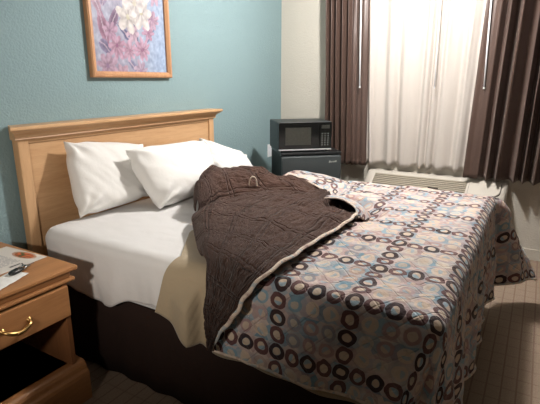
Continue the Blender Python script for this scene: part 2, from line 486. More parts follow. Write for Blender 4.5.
# ------------------------------------------------------------------ comforter
S = .0625
CX0, CX1, CY0 = -.012, 1.545, -1.925
quilt = thing('comforter', 'circle-patterned quilted comforter folded back to its brown lining on the bed', 'comforter', (.77, -1.4, 0))
T = Matrix.Translation((-.77, 1.4, 0))
def puff(p, q):
    u, v = p/S, q/S
    a = abs(math.sin(PI*(u+v)/1.9/1.0)); b = abs(math.sin(PI*(u-v)/1.9))
    return .006*min(a, b)
def c_lift(p, q):
    z = .012*nz(p, q, 3, 3.2) + .006*nz(p*1.5, q*.7, 9, 9) + puff(p, q)
    # loose roll at far side beside the lining
    d = math.hypot((p-1.33)/.17, (q+.93)/.24)
    z += .045*max(0, 1-d*d)
    z -= .085*max(0, 1 - ((p-.82)/.26)**2 - ((q+1.32)/.24)**2)
    return z + .02*math.sin(min(1, max(0, (p-CX0)/(CX1-CX0)))*PI)
def c_fold(p, q, e, a, b):
    k = min(1, e*4)
    s = p if b > a else q
    foot = min(1, b*8)
    w = (.016*math.sin(s*24+1.2*math.sin(s*7)) + .02*nz(s, .3, 0, 8))*foot + (.006*math.sin(s*15) + .014*nz(s, .9, e*.6, 6))*(1-foot)
    return k*w + .006*nz(p, q, 2, 16)*k + puff(p, q)*.7
def comf_pt(u, v):
    n = .37
    side = CX0 - (.358)*(1-u/.16) if u < .16 else (CX1 + .45*(u-.86)/.14 if u > .86 else CX0 + (CX1-CX0)*(u-.16)/.70)
    q0 = -1.16 - .03*(1-u/.16) if u < .16 else (-1.16 + .42*sstep(.30, .66, u))
    q1 = CY0 - .57
    q = q0 + (q1-q0)*v
    p = side
    P = drape(p, q, CX0, CX1, CY0, 0, .738, .058, .05, .10, .50, c_fold, c_lift)
    if u < .16: P.y += .20*max(0, .68-P.z)*sstep(-1.5, -1.9, q)*sstep(0, .06, .16-u) if q < -1.5 else 0
    return P
def comf_uv(u, v):
    side = CX0 - (.358)*(1-u/.16) if u < .16 else (CX1 + .45*(u-.86)/.14 if u > .86 else CX0 + (CX1-CX0)*(u-.16)/.70)
    q0 = -1.16 - .03*(1-u/.16) if u < .16 else (-1.16 + .42*sstep(.30, .66, u))
    q = q0 + (CY0-.57-q0)*v
    return ((side+.042)/S, (q+1.965)/S)
us = lin(0, .16, 38)[:-1] + lin(.16, .86, 130)[:-1] + lin(.86, 1, 34)
bm = bmesh.new()
grid(bm, comf_pt, us, lin(0, 1, 170), comf_uv)
o = link('patterned_face', L(bm), M_RINGS, quilt, smooth=True, solid=.006); o['label'] = 'patterned face with chains of brown circles'

# binding all along the hem of the patterned face
hem = [comf_pt(0, v) for v in lin(0, 1, 90)] + [comf_pt(u, 1) for u in us[::2]] + [comf_pt(1, v) for v in lin(1, .0, 60)]
bm = bmesh.new(); tube(bm, hem, .006, 6); link('hem_binding', L(bm), M_BIND, quilt, smooth=True)

# brown lining turned over (front sheet)
A = [(-.125,-1.215,.442), (-.122,-1.204,.538), (-.118,-1.201,.633), (-.108,-1.194,.712), (-.075,-1.165,.768), (.0,-1.08,.792), (.10,-.99,.785), (.22,-.875,.790), (.35,-.76,.790), (.46,-.715,.785), (.62,-.745,.785), (.79,-.85,.785), (.90,-1.00,.782), (1.00,-1.13,.782)]
B = [(-.130,-1.228,.448), (-.135,-1.257,.507), (-.135,-1.292,.572), (-.132,-1.340,.631), (-.120,-1.365,.690), (-.10,-1.415,.750), (.0,-1.436,.782), (.12,-1.442,.782), (.26,-1.448,.782), (.42,-1.462,.785), (.56,-1.468,.788), (.655,-1.462,.786), (.74,-1.42,.765), (.83,-1.34,.750), (.92,-1.25,.750)]
def lin_pt(a, b):
    P = path(A, a).lerp(path(B, a), b)
    onTop = sstep(.20, .42, a)
    q = .026*math.sin(PI*b)*(.5+.5*onTop)
    w = .016*nz(P.x, P.y, P.z, 6) + .008*nz(P.x*.6, P.y*2.2, P.z, 13)
    # quilted squares puff up between the stitched lines, cloth puckers along them
    U, V = a*1.62/.17, b*.66/.17
    pu = (abs(math.sin(PI*U))*abs(math.sin(PI*V)))**.5
    pk = abs(noise.noise(Vector((U*1.6, V*5.0, 3.0)))) + .6*abs(noise.noise(Vector((U*5.5, V*3.0, 7.0))))
    w += .011*pu - .009*pk*(.4+.6*pu)
    edge = min(1, b*10)*min(1, (1-b)*12)
    h = (q + w)*edge
    # dark pocket by the far corner of the turned edge
    X1, Y1 = (P.x-.80)*.8 - (P.y+1.345)*.6, (P.x-.80)*.6 + (P.y+1.345)*.8
    d = (X1/.115)**2 + (Y1/.085)**2
    h -= .050*sstep(0, .5, 1-d)
    # roll over at the head edge
    if b < .12:
        k = 1 - b/.12
        h -= .040*k*k*onTop
    P += Vector((-(1-onTop)*h, 0, onTop*h))
    if onTop < 1: P.x -= (1-onTop)*.006*math.sin(b*PI*3)*edge
    return P
bm = bmesh.new()
grid(bm, lin_pt, lin(0, 1, 270), lin(0, 1, 120), lambda a, b: (a*1.62-.011, b*.66-.011))
o = link('brown_lining', L(bm), M_LINING, quilt, smooth=True, solid=.008); o['label'] = 'brown quilted lining turned up'
# drop of the lining's rolled head edge to the sheet
def roll_pt(a, k):
    P = lin_pt(a, 0)
    onTop = sstep(.36, .50, a)
    ang = k*PI*.95
    return P + Vector((.010*k*(1-onTop), -.02*k, -onTop*.075*math.sin(ang*.5)))
bm = bmesh.new()
grid(bm, roll_pt, lin(0, 1, 110), lin(0, 1, 8), lambda a, b: (a*1.55+.02, -b*.1))
link('rolled_edge', L(bm), M_LINING, quilt, smooth=True, solid=.004)
# binding ribbon along turned edge
def rib(bm, pts, w, nrm):
    us_ = list(range(len(pts)))
    def f(i, k):
        P = Vector(pts[int(i)]); d = (Vector(pts[min(int(i)+1, len(pts)-1)]) - Vector(pts[max(int(i)-1, 0)])).normalized()
        n = nrm(int(i)); s_ = d.cross(n).normalized()
        return P + s_*w*math.cos(k)*.5 + n*w*.34*math.sin(k)
    grid(bm, f, us_, lin(0, 2*PI, 9))
ts = lin(0, 1, 140)
edge = [lin_pt(x, 1) + Vector((0, -.002, .002)) for x in ts]
cor = [edge[-1] + (lin_pt(1, .55)-edge[-1])*k for k in (.15, .35, .55, .8, 1)]
for i, P in enumerate(edge):
    P.y += .003*math.sin(i*.55) + .012*nz(i*.07, 0, 0, 1)
bm = bmesh.new()
rib(bm, edge, .015, lambda i: Vector((-1, -.2, .15)).lerp(Vector((-.15, -.25, 1)), sstep(30, 62, i)).normalized())
link('turned_binding', L(bm), M_BIND, quilt, smooth=True)

# upper layer arching over the open pocket at the turned corner
LIP = [(.86,-1.18,.765), (.850,-1.215,.785), (.836,-1.26,.800), (.80,-1.33,.812), (.75,-1.39,.814), (.713,-1.438,.803), (.688,-1.457,.786), (.655,-1.463,.768)]
OUT = [(1.02,-1.12,.765), (1.04,-1.17,.762), (1.03,-1.23,.758), (.99,-1.31,.755), (.93,-1.39,.755), (.86,-1.45,.752), (.79,-1.49,.750), (.70,-1.50,.748)]
def hood(a, b):
    P, Q = path(LIP, a), path(OUT, a); X = P.lerp(Q, b)
    X.z = P.z + (Q.z-P.z)*b + .012*math.sin(b*PI) + .003*nz(X.x, X.y, 0, 30); return X
bm = bmesh.new(); grid(bm, hood, lin(0, 1, 40), lin(0, 1, 16), lambda a, b: ((.86-.2*a+b*.16+.042)/S, (-1.18-.28*a+1.965)/S))
link('patterned_corner', L(bm), M_RINGS, quilt, smooth=True, solid=.006)
FLR = [(.80,-1.16,.752), (.79,-1.21,.750), (.77,-1.26,.748), (.74,-1.33,.745), (.70,-1.38,.745), (.67,-1.42,.748), (.655,-1.44,.75), (.645,-1.455,.755)]
def pouch(a, b):
    P, Q, F = path(LIP, a), path(OUT, a), path(FLR, a)
    if b < .5:
        X = P.lerp(Q, b*2); X.z = hood(a, b*2).z - .011
    else:
        X = Q.lerp(F, b*2-1); X.z = min(Q.z-.011, .744) + (F.z-.744)*max(0, b*2-1)
    return X
bm = bmesh.new(); grid(bm, pouch, lin(0, 1, 40), lin(0, 1, 30), lambda a, b: (a*.3, b*.3)); link('pocket_lining', L(bm), M_LINING, quilt, smooth=True)
lipe = [path(LIP, x) for x in lin(0, 1, 40)]
bm = bmesh.new(); rib(bm, lipe, .010, lambda i: Vector((-.3, -.3, 1)).normalized()); link('turned_binding', L(bm), M_BIND, quilt, smooth=True)

# crumpled brown mound behind
F2 = [(.47,-.690,.715), (.55,-.700,.72), (.70,-.715,.73), (.85,-.85,.755), (.93,-1.02,.760), (1.03,-1.14,.755), (1.10,-1.16,.750)]
K2 = [(.47,-.69,.800), (.62,-.60,.865), (.88,-.50,.885), (1.00,-.56,.865), (1.08,-.70,.845), (1.13,-.84,.822), (1.17,-1.00,.785)]
R2 = [(.52,-.63,.715), (.68,-.50,.71), (1.02,-.34,.71), (1.25,-.45,.71), (1.32,-.62,.72), (1.29,-.76,.75), (1.23,-.98,.755)]
def mound(a, b):
    f, k, r_ = path(F2, a), path(K2, a), path(R2, a)
    if b < .5:
        t_ = b/.5; P = f.lerp(k, t_); P.z = f.z + (k.z-f.z)*math.sin(t_*PI/2)
        P.y -= .030*math.sin(t_*PI)*(1-a); P.x -= .012*math.sin(t_*PI)*(1-a)
    else:
        t_ = (b-.5)/.5; P = k.lerp(r_, t_); P.z = k.z + (r_.z-k.z)*(1-math.cos(t_*PI/2))
    e = min(1, b*6)*min(1, (1-b)*6)*min(1, a*8+.2)*min(1, (1-a)*8+.1)
    P.z += e*(.030*nz(P.x, P.y, 0, 7) + .016*nz(P.x, P.y, 4, 17) - .014*abs(nz(P.x*2, P.y, 9, 14)))
    P.y += e*.02*nz(P.x, P.y, 8, 9)
    return P
bm = bmesh.new()
grid(bm, mound, lin(0, 1, 120), lin(0, 1, 60), lambda a, b: (a*1.0+.05, b*.45+.03))
link('brown_mound', L(bm), M_LINING, quilt, smooth=True, solid=.008)
# edge of the mound: patterned flap and binding showing at its far foot end
edge2 = [Vector(path([(1.24,-.74,.775), (1.20,-.84,.785), (1.16,-.97,.792), (1.10,-1.07,.785), (1.03,-1.15,.775), (1.00,-1.20,.770)], x)) for x in lin(0, 1, 40)]
bm = bmesh.new(); rib(bm, edge2, .013, lambda i: Vector((-.3, -.2, 1)).normalized()); link('turned_binding', L(bm), M_BIND, quilt, smooth=True)
def flap(a, b):
    P = path([tuple(e) for e in edge2], a); Q = path([(1.50,-.80,.76), (1.47,-.95,.76), (1.42,-1.08,.76), (1.34,-1.19,.755), (1.15,-1.24,.75), (1.02,-1.24,.75)], a)
    X = P.lerp(Q, b); X.z += .035*math.sin(b*PI*.9)*math.sin(max(.15, min(1, 1-a))*PI/2) + .006*nz(X.x, X.y, 1, 14)
    return X
bm = bmesh.new()
grid(bm, flap, lin(0, 1, 60), lin(0, 1, 26), lambda a, b: (a*7+.3, b*4.3+2.2))
link('patterned_flap', L(bm), M_RINGS, quilt, smooth=True, solid=.006)
# small loop of binding standing on the mound
c0 = Vector((.878, -.768, .808))
loop = [c0 + Vector((.013*math.cos(a), -.017*math.cos(a), .042*math.sin(a))) for a in lin(-.3, PI+.3, 22)]
bm = bmesh.new(); rib(bm, loop, .012, lambda i: (loop[i]-c0).normalized()); link('binding_loop', L(bm), M_BIND, quilt, smooth=True)

# ------------------------------------------------------------------ pillows
def pillow(TL, TR, BR, BL, d, label, seed, sag=.0, group='white pillows against the headboard'):
    TL, TR, BR, BL = map(Vector, (TL, TR, BR, BL))
    nrm = ((TR-BL).cross(BR-TL)).normalized()
    if nrm.y > 0: nrm = -nrm
    bm = bmesh.new()
    for sgn in (1, -1):
        def f(u, v):
            U, V = u*2-1, v*2-1
            U2 = U*(1 - .055*math.exp(-((abs(V)-.72)/.16)**2)*U**4 + .012*nz(seed, V*2, 3, 1.1)); V2 = V*(1 - .05*math.exp(-((abs(U)-.78)/.14)**2)*V**4 + .016*nz(U*2, seed, 3, 1.1))
            a, b = (U2+1)/2, (V2+1)/2
            P = (BL.lerp(BR, a)).lerp(TL.lerp(TR, a), b)
            prof = (max(0, 1-abs(U)**4.2)*max(0, 1-abs(V)**4.2))**.45
            low = 1 + .22*(-V)*(1-U*U)          # filling settles low
            z = sgn*d/2*prof*low
            nn = nz(U*.8+seed, V*.8, seed*2.3, 1.7)*.012 + nz(U*1.3+V, V*.5+seed, seed, 4)*.006
            cr = 0
            for cu, cv in ((-1, 1), (1, 1), (-1, -1), (1, -1)):
                r = math.hypot(U-cu, V-cv); th = math.atan2(V-cv, U-cu)
                cr += .010*math.sin(th*9+seed)*math.exp(-((r-.35)/.25)**2)
            z += sgn*(nn+cr)*min(1, prof*1.3)
            return P + nrm*z
        grid(bm, f, lin(0, 1, 60), lin(0, 1, 50))
    bmesh.ops.remove_doubles(bm, verts=bm.verts, dist=.0008)
    o = link('pillow', bm, M_PILLOW, smooth=True)
    zmin = min(v.co.z for v in o.data.vertices); c = sum((v.co for v in o.data.vertices), Vector())/len(o.data.vertices)
    base = Vector((c.x, c.y, zmin)); o.data.transform(Matrix.Translation(-base)); o.location = base
    return tag(o, label, 'pillow', group)
def frame(center, xdir, ydir):
    x = Vector(xdir).normalized(); y = Vector(ydir); y = (y - x*y.dot(x)).normalized(); z = x.cross(y)
    return Matrix.Translation(center) @ Matrix((x, y, z)).transposed().to_4x4()
pillow((.212,-.045,1.078), (.74,-.065,1.005), (.61,-.225,.725), (.165,-.175,.700), .15, 'white pillow nearest the nightstand, leaning upright on the headboard', 1.3)
pillow((.455,-.22,1.014), (1.16,-.19,.985), (1.02,-.41,.730), (.495,-.41,.700), .17, 'white middle pillow with its lower corner pointing at the quilt', 4.1)
pillow((1.17,-.15,1.000), (1.56,-.26,.82), (1.49,-.38,.725), (1.10,-.26,.725), .15, 'white pillow farthest from the nightstand, half hidden behind the brown quilt mound', 7.7)

# ------------------------------------------------------------------ nightstand
nx0, nx1, nyf, nyb = -.86, -.185, -.525, .03
t = thing('nightstand', 'oak nightstand with one drawer and open shelf beside the bed', 'nightstand', ((nx0+nx1)/2, -.25, 0))
T = Matrix.Translation((-(nx0+nx1)/2, .25, 0))
bm = bmesh.new()
box(bm, nx0-.04, nx1+.05, nyf-.012, nyb, .612, .632); link('top', L(bm), M_NSX, t, bevel=.006)
bm = bmesh.new(); box(bm, nx0-.012, nx1+.022, nyf+.002, nyb, .585, .612); link('cove_moulding', L(bm), M_NSX, t, bevel=.006)
bm = bmesh.new(); box(bm, nx0-.022, nx1+.034, nyf-.010, nyb, .570, .585); link('lip_moulding', L(bm), M_NSX, t, bevel=.005)
for a in (nx0, nx1-.022):
    bm = bmesh.new(); box(bm, a, a+.022, nyf+.004, nyb, .02, .570); link('side_panel', L(bm), M_NSZ, t, bevel=.002)
bm = bmesh.new(); box(bm, nx0+.022, nx1-.022, nyb-.012, nyb, .02, .570); link('back_panel', L(bm), M_NSX, t)
bm = bmesh.new(); box(bm, nx0+.022, nx1-.022, nyf+.03, nyb-.012, .165, .187); link('shelf', L(bm), M_NSX, t, bevel=.002)
bm = bmesh.new(); extrude_profile(bm, [(nyb, 0), (nyf-.030, 0), (nyf-.030, .125), (nyf-.026, .14), (nyf-.016, .15), (nyf-.012, .168), (nyf-.004, .180), (nyf+.004, .187), (nyb, .187)], nx0-.035, nx1+.035)
bm2 = bm
link('base_moulding', L(bm), M_NSX, t, bevel=.003)
bm = bmesh.new(); box(bm, nx0+.008, nx1-.008, nyf-.014, nyf+.006, .424, .560)
dr = link('drawer', L(bm), M_NSX, t, bevel=.004)
bm = bmesh.new(); box(bm, nx0+.03, nx1-.03, nyf+.008, nyb-.03, .435, .545); link('drawer_box', L(bm), M_NSX, dr)
bm = bmesh.new()
cx = -.425; hz = .490
pts = [(cx-.052, nyf-.014, hz+.002), (cx-.050, nyf-.026, hz), (cx-.040, nyf-.036, hz-.006), (cx-.02, nyf-.040, hz-.014), (cx, nyf-.041, hz-.017), (cx+.02, nyf-.040, hz-.014), (cx+.040, nyf-.036, hz-.006), (cx+.050, nyf-.026, hz), (cx+.052, nyf-.014, hz+.002)]
fine = [path(pts, x) for x in lin(0, 1, 33)]
tube(bm, fine, lambda x: -0+.0052+.0034*math.sin(x*PI), 10)
for sx in (-1, 1):
    cyl(bm, (cx+sx*.052, nyf-.018, hz+.002), .011, .004, 'y'); cyl(bm, (cx+sx*.052, nyf-.022, hz+.002), .007, .005, 'y')
for x in (-.012, -.004, .004, .012): 
    ring = [Vector((cx+x, nyf-.041, hz-.017)) + Vector((0, .0085*math.cos(a), .0085*math.sin(a))) for a in lin(0, 2*PI, 13)]
    tube(bm, ring, .0012, 5)
o = link('drawer_handle', L(bm), M_BRASS, dr, smooth=True); o['label'] = 'brass bow handle'

# printed leaflet
def print_sheet(name, w, h, nx, ny, colf, M, m, z=0.0, curl=0.0, parent=None):
    bm = bmesh.new()
    cl = bm.verts.layers.float_color.new('print')
    rows = grid(bm, lambda u, v: M @ Vector(((u-.5)*w, (v-.5)*h, curl*((2*u-1)**2*.5+(2*v-1)**2*.5))), lin(0, 1, nx), lin(0, 1, ny))
    for i, r_ in enumerate(rows):
        for j, v in enumerate(r_): v[cl] = colf(i/(nx-1), j/(ny-1))
    return link(name, bm, m, parent, smooth=True, solid=.0006)
M_PRINT = vcol('leaflet_print', .45)
def leaf_col(u, v):
    # u along the sheet (0 head .. 1 tail near the bed), v up
    c = srgb(208, 202, 194)
    if u > .66 and .1 < v < .68:
        # small photograph of orange food on a plate
        d = ((u-.84)/.14)**2 + ((v-.38)/.26)**2
        if d < 1:
            n = nz(u*9, v*7, 0, 1.6)
            c = srgb(196, 106, 62) if n > .05 else (srgb(150, 72, 44) if n > -.2 else srgb(84, 88, 52))
            if d > .6: c = srgb(176, 140, 118)
    elif .30 < u < .52 and .10 < v < .15 and nz(u*40, 1, 0, 1) > -.3: c = srgb(84, 78, 78)
    elif .08 < u < .62 and .22 < v < .92 and int(v*44) % 2 == 0 and nz(u*26, int(v*44), 0, .9) > -.2:
        c = srgb(158, 154, 154)
    return c
# sheet lies with its long side along the bed
Mx = frame((-.262, -.216, .6335), (1, .06, 0), (-.06, 1, 0))
o = print_sheet('leaflet', .216, .279, 110, 140, leaf_col, Mx, M_PRINT)
tag(o, 'white printed leaflet with a small food photo flat on the nightstand', 'leaflet')

# crumpled white tissue/receipt and black key fob with keys
t = thing('key_fob', 'black key fob and keys lying on white paper on the nightstand', 'keys', (-.322, -.408, .640))
bm = bmesh.new()
def ell(bm, c, rx, ry, rz, rot, n=20, k=10):
    Mr = Matrix.Rotation(rot, 4, 'Z')
    def f(u, v):
        a, b = u*2*PI, (v-.5)*PI
        sq = lambda x, e: math.copysign(abs(x)**e, x)
        return Vector(c) + Mr @ Vector((rx*sq(math.cos(b),.6)*sq(math.cos(a),.8), ry*sq(math.cos(b),.6)*sq(math.sin(a),.8), rz*sq(math.sin(b),.8)))
    grid(bm, f, lin(0, 1, n+1)[:-1], lin(0.02, .98, k), closed_u=True)
ell(bm, (0, 0, .004), .034, .017, .009, .3)
link('fob_body', bm, M_BLACK, t, smooth=True)
bm = bmesh.new(); tube(bm, [Vector((.042+.012*math.cos(a), .016+.012*math.sin(a), .004)) for a in lin(0, 2*PI, 20)], .0014, 6); link('split_ring', bm, M_CHROME, t, smooth=True)
for a in (.2, 1.2, -2.6):
    bm = bmesh.new(); Mr = Matrix.Translation((.045, .016, .002+a*.0004)) @ Matrix.Rotation(a, 4, 'Z')
    box(bm, .004, .022, -.009, .009, 0, .002, Mr); box(bm, .022, .048, -.003, .003, 0, .002, Mr)
    link('key', bm, M_BLACK if a > 1 else M_CHROME, t, bevel=.0006)
bm = bmesh.new()
def tis(u, v):
    x, y = (u-.5)*.16, (v-.5)*.085
    P = frame((-.385, -.438, .6343), (.95, .35, 0), (-.35, .95, 0)) @ Vector((x, y, 0)); P.z += .0005+.004*abs(nz(u*3, v*2, 0, 1.5)) + .006*v*(1-v)*abs(math.sin(u*5))
    return P
grid(bm, tis, lin(0, 1, 30), lin(0, 1, 20))
o = link('folded_napkin', bm, M_PILLOW, smooth=True, solid=.0008)
tag(o, 'small folded white paper under the black keys on the nightstand', 'paper')

# ------------------------------------------------------------------ picture
px0, px1, pz0, pz1 = .500, 1.140, 1.394, 2.19
t = thing('framed_picture', 'wood framed floral print in pale blue, pink and white on the teal wall', 'picture', ((px0+px1)/2, YW, pz0))
T = Matrix.Translation((-(px0+px1)/2, -YW, -pz0))
fw = .034
bm = bmesh.new()
prof = [(0, 0), (0, -.028), (.008, -.034), (.020, -.034), (.028, -.026), (fw, -.022), (fw, 0)]
cs = [((px0, pz0), (1, 1)), ((px1, pz0), (-1, 1)), ((px1, pz1), (-1, -1)), ((px0, pz1), (1, -1))]
rg = [[bm.verts.new((c[0][0]+c[1][0]*a, YW-.001+d, c[0][1]+c[1][1]*a)) for a, d in prof] for c in cs]
for i in range(4):
    for k in range(len(prof)-1): bm.faces.new((rg[i][k], rg[(i+1)%4][k], rg[(i+1)%4][k+1], rg[i][k+1]))
link('frame', L(bm), M_FRAME, t)
rnd = random.Random(9)
fl = []
def flower(cx, cy, r, col, n, ph, inner): fl.append((cx, cy, r, col, n, ph, inner))
flower(.47, .62, .17, (232,226,214), 6, .3, (210,205,170)); flower(.66, .66, .16, (236,230,220), 6, 1.0, (205,200,160)); flower(.56, .74, .15, (240,235,226), 6, .6, (214,208,180))
flower(.42, .86, .15, (228,224,216), 6, .1, (206,200,170)); flower(.72, .86, .14, (230,222,216), 6, 1.3, (206,200,170))
flower(.30, .38, .12, (196,150,170), 8, .2, (150,96,124)); flower(.46, .36, .10, (206,164,182), 8, .9, (160,104,130)); flower(.64, .38, .12, (202,156,176), 9, .4, (150,100,126)); flower(.60, .20, .11, (190,168,186), 8, .4, (160,130,160))
flower(.74, .52, .09, (196,150,172), 7, .2, (150,96,124)); flower(.22, .50, .09, (186,146,168), 7, .7, (140,100,130)); flower(.52, .50, .09, (206,176,190), 7, .1, (160,110,136))
flower(.16, .24, .13, (190,158,176), 7, .5, (150,120,150)); flower(.34, .16, .12, (200,166,180), 7, .8, (150,120,150)); flower(.82, .62, .10, (196,160,178), 8, .4, (160,120,146)); flower(.85, .82, .10, (200,166,182), 7, 0, (160,120,146))
lv = [(.14,.52,.06,.16,.25,(150,104,124)), (.27,.58,.05,.13,-.6,(122,96,120)), (.08,.7,.05,.14,.4,(160,124,140)), (.2,.78,.05,.14,-.3,(132,116,142)), (.40,.50,.03,.12,.9,(90,96,128)), (.76,.5,.03,.12,-.7,(110,124,156)), (.56,.5,.02,.14,.1,(84,90,120)), (.5,.24,.03,.1,.8,(120,124,154)), (.25,.9,.04,.12,.8,(120,120,146)), (.15,.38,.05,.08,.9,(118,110,140))]
def pic_col(u, v):
    n = nz(u*4, v*5, 0, 1.3); n2 = nz(u*9, v*11, 4, 1.7)
    base = [176, 192, 212]
    if u < .55: base = [168 - 10*n, 172, 190]
    base = [b + 26*n + 14*n2 for b in base]
    k = sstep(.5, .95, u)*(1-v)
    base = [b*(1-k) + c*k for b, c in zip(base, (160, 190, 222))]
    c = base
    uu, vv = u, v
    u = u + .018*nz(u*11, v*11, 3, 1.2); v = v*1.0 + .02*nz(u*10, v*12, 8, 1.2) + .19
    for x, y, a, b, r, col in lv:
        dx, dy = u-x, (v-y)*1.2; X = dx*math.cos(r)+dy*math.sin(r); Y = -dx*math.sin(r)+dy*math.cos(r)
        d = (X/a)**2 + (Y/b)**2
        if d < 1: c = [q*(.85+.3*d) for q in col]
        if d < 1 and abs(X) < .006: c = [190, 170, 184]
    for x, y, r, col, n_, ph, inn in sorted(fl, key=lambda f: f[1]):
        dx, dy = u-x, (v-y)*1.2; d = math.hypot(dx, dy)/r; a = math.atan2(dy, dx)+ph
        lim = .55+.45*abs(math.cos(a*n_/2))
        if d < lim:
            sh = .80+.2*(d/lim)+.10*math.cos(a*n_)
            c = [q*min(1.03, sh) for q in col]
            if d < .16: c = inn
    mot = 20*nz(uu*14, vv*16, 2, 1.6) + 12*nz(uu*34, vv*38, 5, 1.5)
    c = [q*.66 + (142,138,156)[i]*.34 - 10 + mot for i, q in enumerate(c)]
    return srgb(*[min(250, max(0, q)) for q in c])
M_PIC = vcol('floral_print', .25)
Mp = Matrix(((1,0,0,(px0+px1)/2), (0,0,-1,YW-.012), (0,1,0,(pz0+pz1)/2), (0,0,0,1)))
Mp = L_M = T @ Mp
print_sheet('floral_print', px1-px0-2*fw+.006, pz1-pz0-2*fw+.006, 150, 190, pic_col, Mp, M_PIC, parent=t)

# ------------------------------------------------------------------ fridge and microwave
FR = (1.83, -.43); dirw = Vector((.65, -.76)); ang = math.atan2(dirw.y, dirw.x)   # width runs along the front
fw_, fd_, fh_ = .49, .44, .828
t = thing('mini_fridge', 'charcoal mini fridge standing in the corner under the microwave', 'fridge', (FR[0], FR[1], 0), ang)
# local x along the front, local +y away from the room
bm = bmesh.new(); box(bm, 0, fw_, .045, fd_, .015, fh_-.022); link('cabinet', bm, M_BLACKM, t, bevel=.008)
bm = bmesh.new(); box(bm, -.004, fw_+.004, .012, fd_, fh_-.022, fh_); link('top_cover', bm, M_BLACK, t, bevel=.006)
bm = bmesh.new(); box(bm, 0, fw_, 0, .042, .05, fh_-.030)
d = link('door', bm, M_FRIDGE, t, bevel=.010)
bm = bmesh.new()
pts = [(0,0), (.004,.008), (.008,.003), (.012,.004), (.018,.003), (.024,.006), (.030,.008)]
for k, (x0, x1, z0, z1) in enumerate([(0,.006,0,.012), (.007,.013,.001,.007), (.014,.018,.001,.007), (.020,.024,.002,.009), (.026,.031,.001,.009), (.033,.042,.002,.012)]):
    sh = Matrix.Shear('XZ', 4, (.25, 0)) if False else Matrix.Identity(4)
    vs = box(bm, x0, x1, -.0015, .001, z0, z1)
    for v in vs: v.co.x = v.co.x*1.45 + v.co.z*.35; v.co.z *= 1.35
for v in bm.verts: v.co += Vector((.385, 0, .742))
link('badge', bm, M_KEY, d)
for a, b in ((.04, .08), (fw_-.04, .08), (.04, fd_-.05), (fw_-.04, fd_-.05)):
    bm = bmesh.new(); cyl(bm, (a, b, 0), .015, .02); link('foot', bm, M_BLACK, t)

mw_w, mw_d, mw_h = .435, .33, .235
base = Vector((FR[0], FR[1], fh_)); M2 = Matrix.Rotation(ang, 4, 'Z'); off = M2 @ Vector((-.022, .02, 0))
t = thing('microwave', 'black countertop microwave sitting on top of the mini fridge', 'microwave', (base.x+off.x, base.y+off.y, fh_), ang+.03)
bm = bmesh.new(); box(bm, 0, mw_w, .02, mw_d, .012, mw_h); link('casing', bm, M_BLACKM, t, bevel=.006)
bm = bmesh.new(); box(bm, .001, mw_w*.765, -.002, .019, .026, mw_h-.003); d = link('door', bm, M_GLOSS, t, bevel=.003)
bm = bmesh.new(); box(bm, .055, mw_w*.60, -.0045, -.0018, .058, mw_h-.042); o = link('door_window', bm, M_MWWIN, d); o['label'] = 'grey mesh window'
bm = bmesh.new(); box(bm, mw_w*.77, mw_w-.001, -.002, .019, .026, mw_h-.003); cp = link('control_panel', bm, M_GLOSS, t, bevel=.003)
bm = bmesh.new(); box(bm, mw_w*.80, mw_w-.02, -.004, -.0015, mw_h-.052, mw_h-.025); link('display', bm, M_MWWIN, cp)
for r_ in range(6):
    for c_ in range(3):
        bm = bmesh.new(); x = mw_w*.805+c_*.024; z = .052+r_*.018
        box(bm, x, x+.008, -.0035, -.0015, z, z+.004); link('button', bm, M_KEY, cp)
bm = bmesh.new(); box(bm, .002, mw_w-.002, -.004, .018, .014, .0245); link('chrome_strip', bm, mat('silver_strip', srgb(190, 192, 194), .35, .4), t, bevel=.002)
for a, b in ((.03, .05), (mw_w-.03, .05), (.03, mw_d-.04), (mw_w-.03, mw_d-.04)):
    bm = bmesh.new(); cyl(bm, (a, b, 0), .012, .013); link('foot', bm, M_BLACK, t)

bm = bmesh.new(); oc = Vector((2.47, YW-.009, .79))
box(bm, oc.x-.035, oc.x+.035, YW-.008, YW-.0005, .67, .79)
for z in (.70, .745): box(bm, oc.x-.015, oc.x+.015, YW-.012, YW-.008, z, z+.028)
o = link('wall_outlet', bm, M_WHITE, bevel=.002); tag(o, 'white wall outlet on the teal wall beside the fridge', 'outlet')

# ------------------------------------------------------------------ curtains
def curtain(name, y0, y1, yb0, yb1, zt, zb, ampf, phase, m, x=2.60, hem=0, ny=None, nz_=40, label='', cat='curtain', group=None, lean=-.14):
    bm = bmesh.new()
    ny = ny or int(abs(y1-y0)/.004)
    def f(u, v):
        y = (y0+(y1-y0)*u)*(1-v) + (yb0+(yb1-yb0)*u)*v
        ph = phase(u)
        a = ampf(u, v)
        wob = .25*nz(u*6, v*1.3, 0, 1.4)
        X = x - a*math.sin(ph + wob*2) - .25*a*math.sin(2*ph+1) + .006*nz(u*9, v*3, 2, 1)
        yy = y + lean*a*math.cos(ph + wob*2)
        z = zt + (zb-zt)*v
        if v > .97: z += 0
        z -= v*hem*(.5+.5*math.sin(ph))
        return (X, yy, z)
    grid(bm, f, lin(0, 1, ny), lin(0, 1, nz_))
    o = link(name, bm, m, smooth=True, solid=.002)
    zmin = zb; c = Vector((x, (y0+y1)/2, zt)); o.data.transform(Matrix.Translation(-c)); o.location = c
    return tag(o, label, cat, group)
curtain('curtain', -.435, -.815, -.475, -.862, 2.11, .652, lambda u, v: (.040 if u < .52 else .040*max(.12, 1-(u-.52)*7)), lambda u: u*2*PI*8 + .8*math.sin(u*9), M_CURT, x=2.595, hem=.006,
        label='brown satin curtain panel hanging left of the sheer, beside the microwave', group='brown curtains')
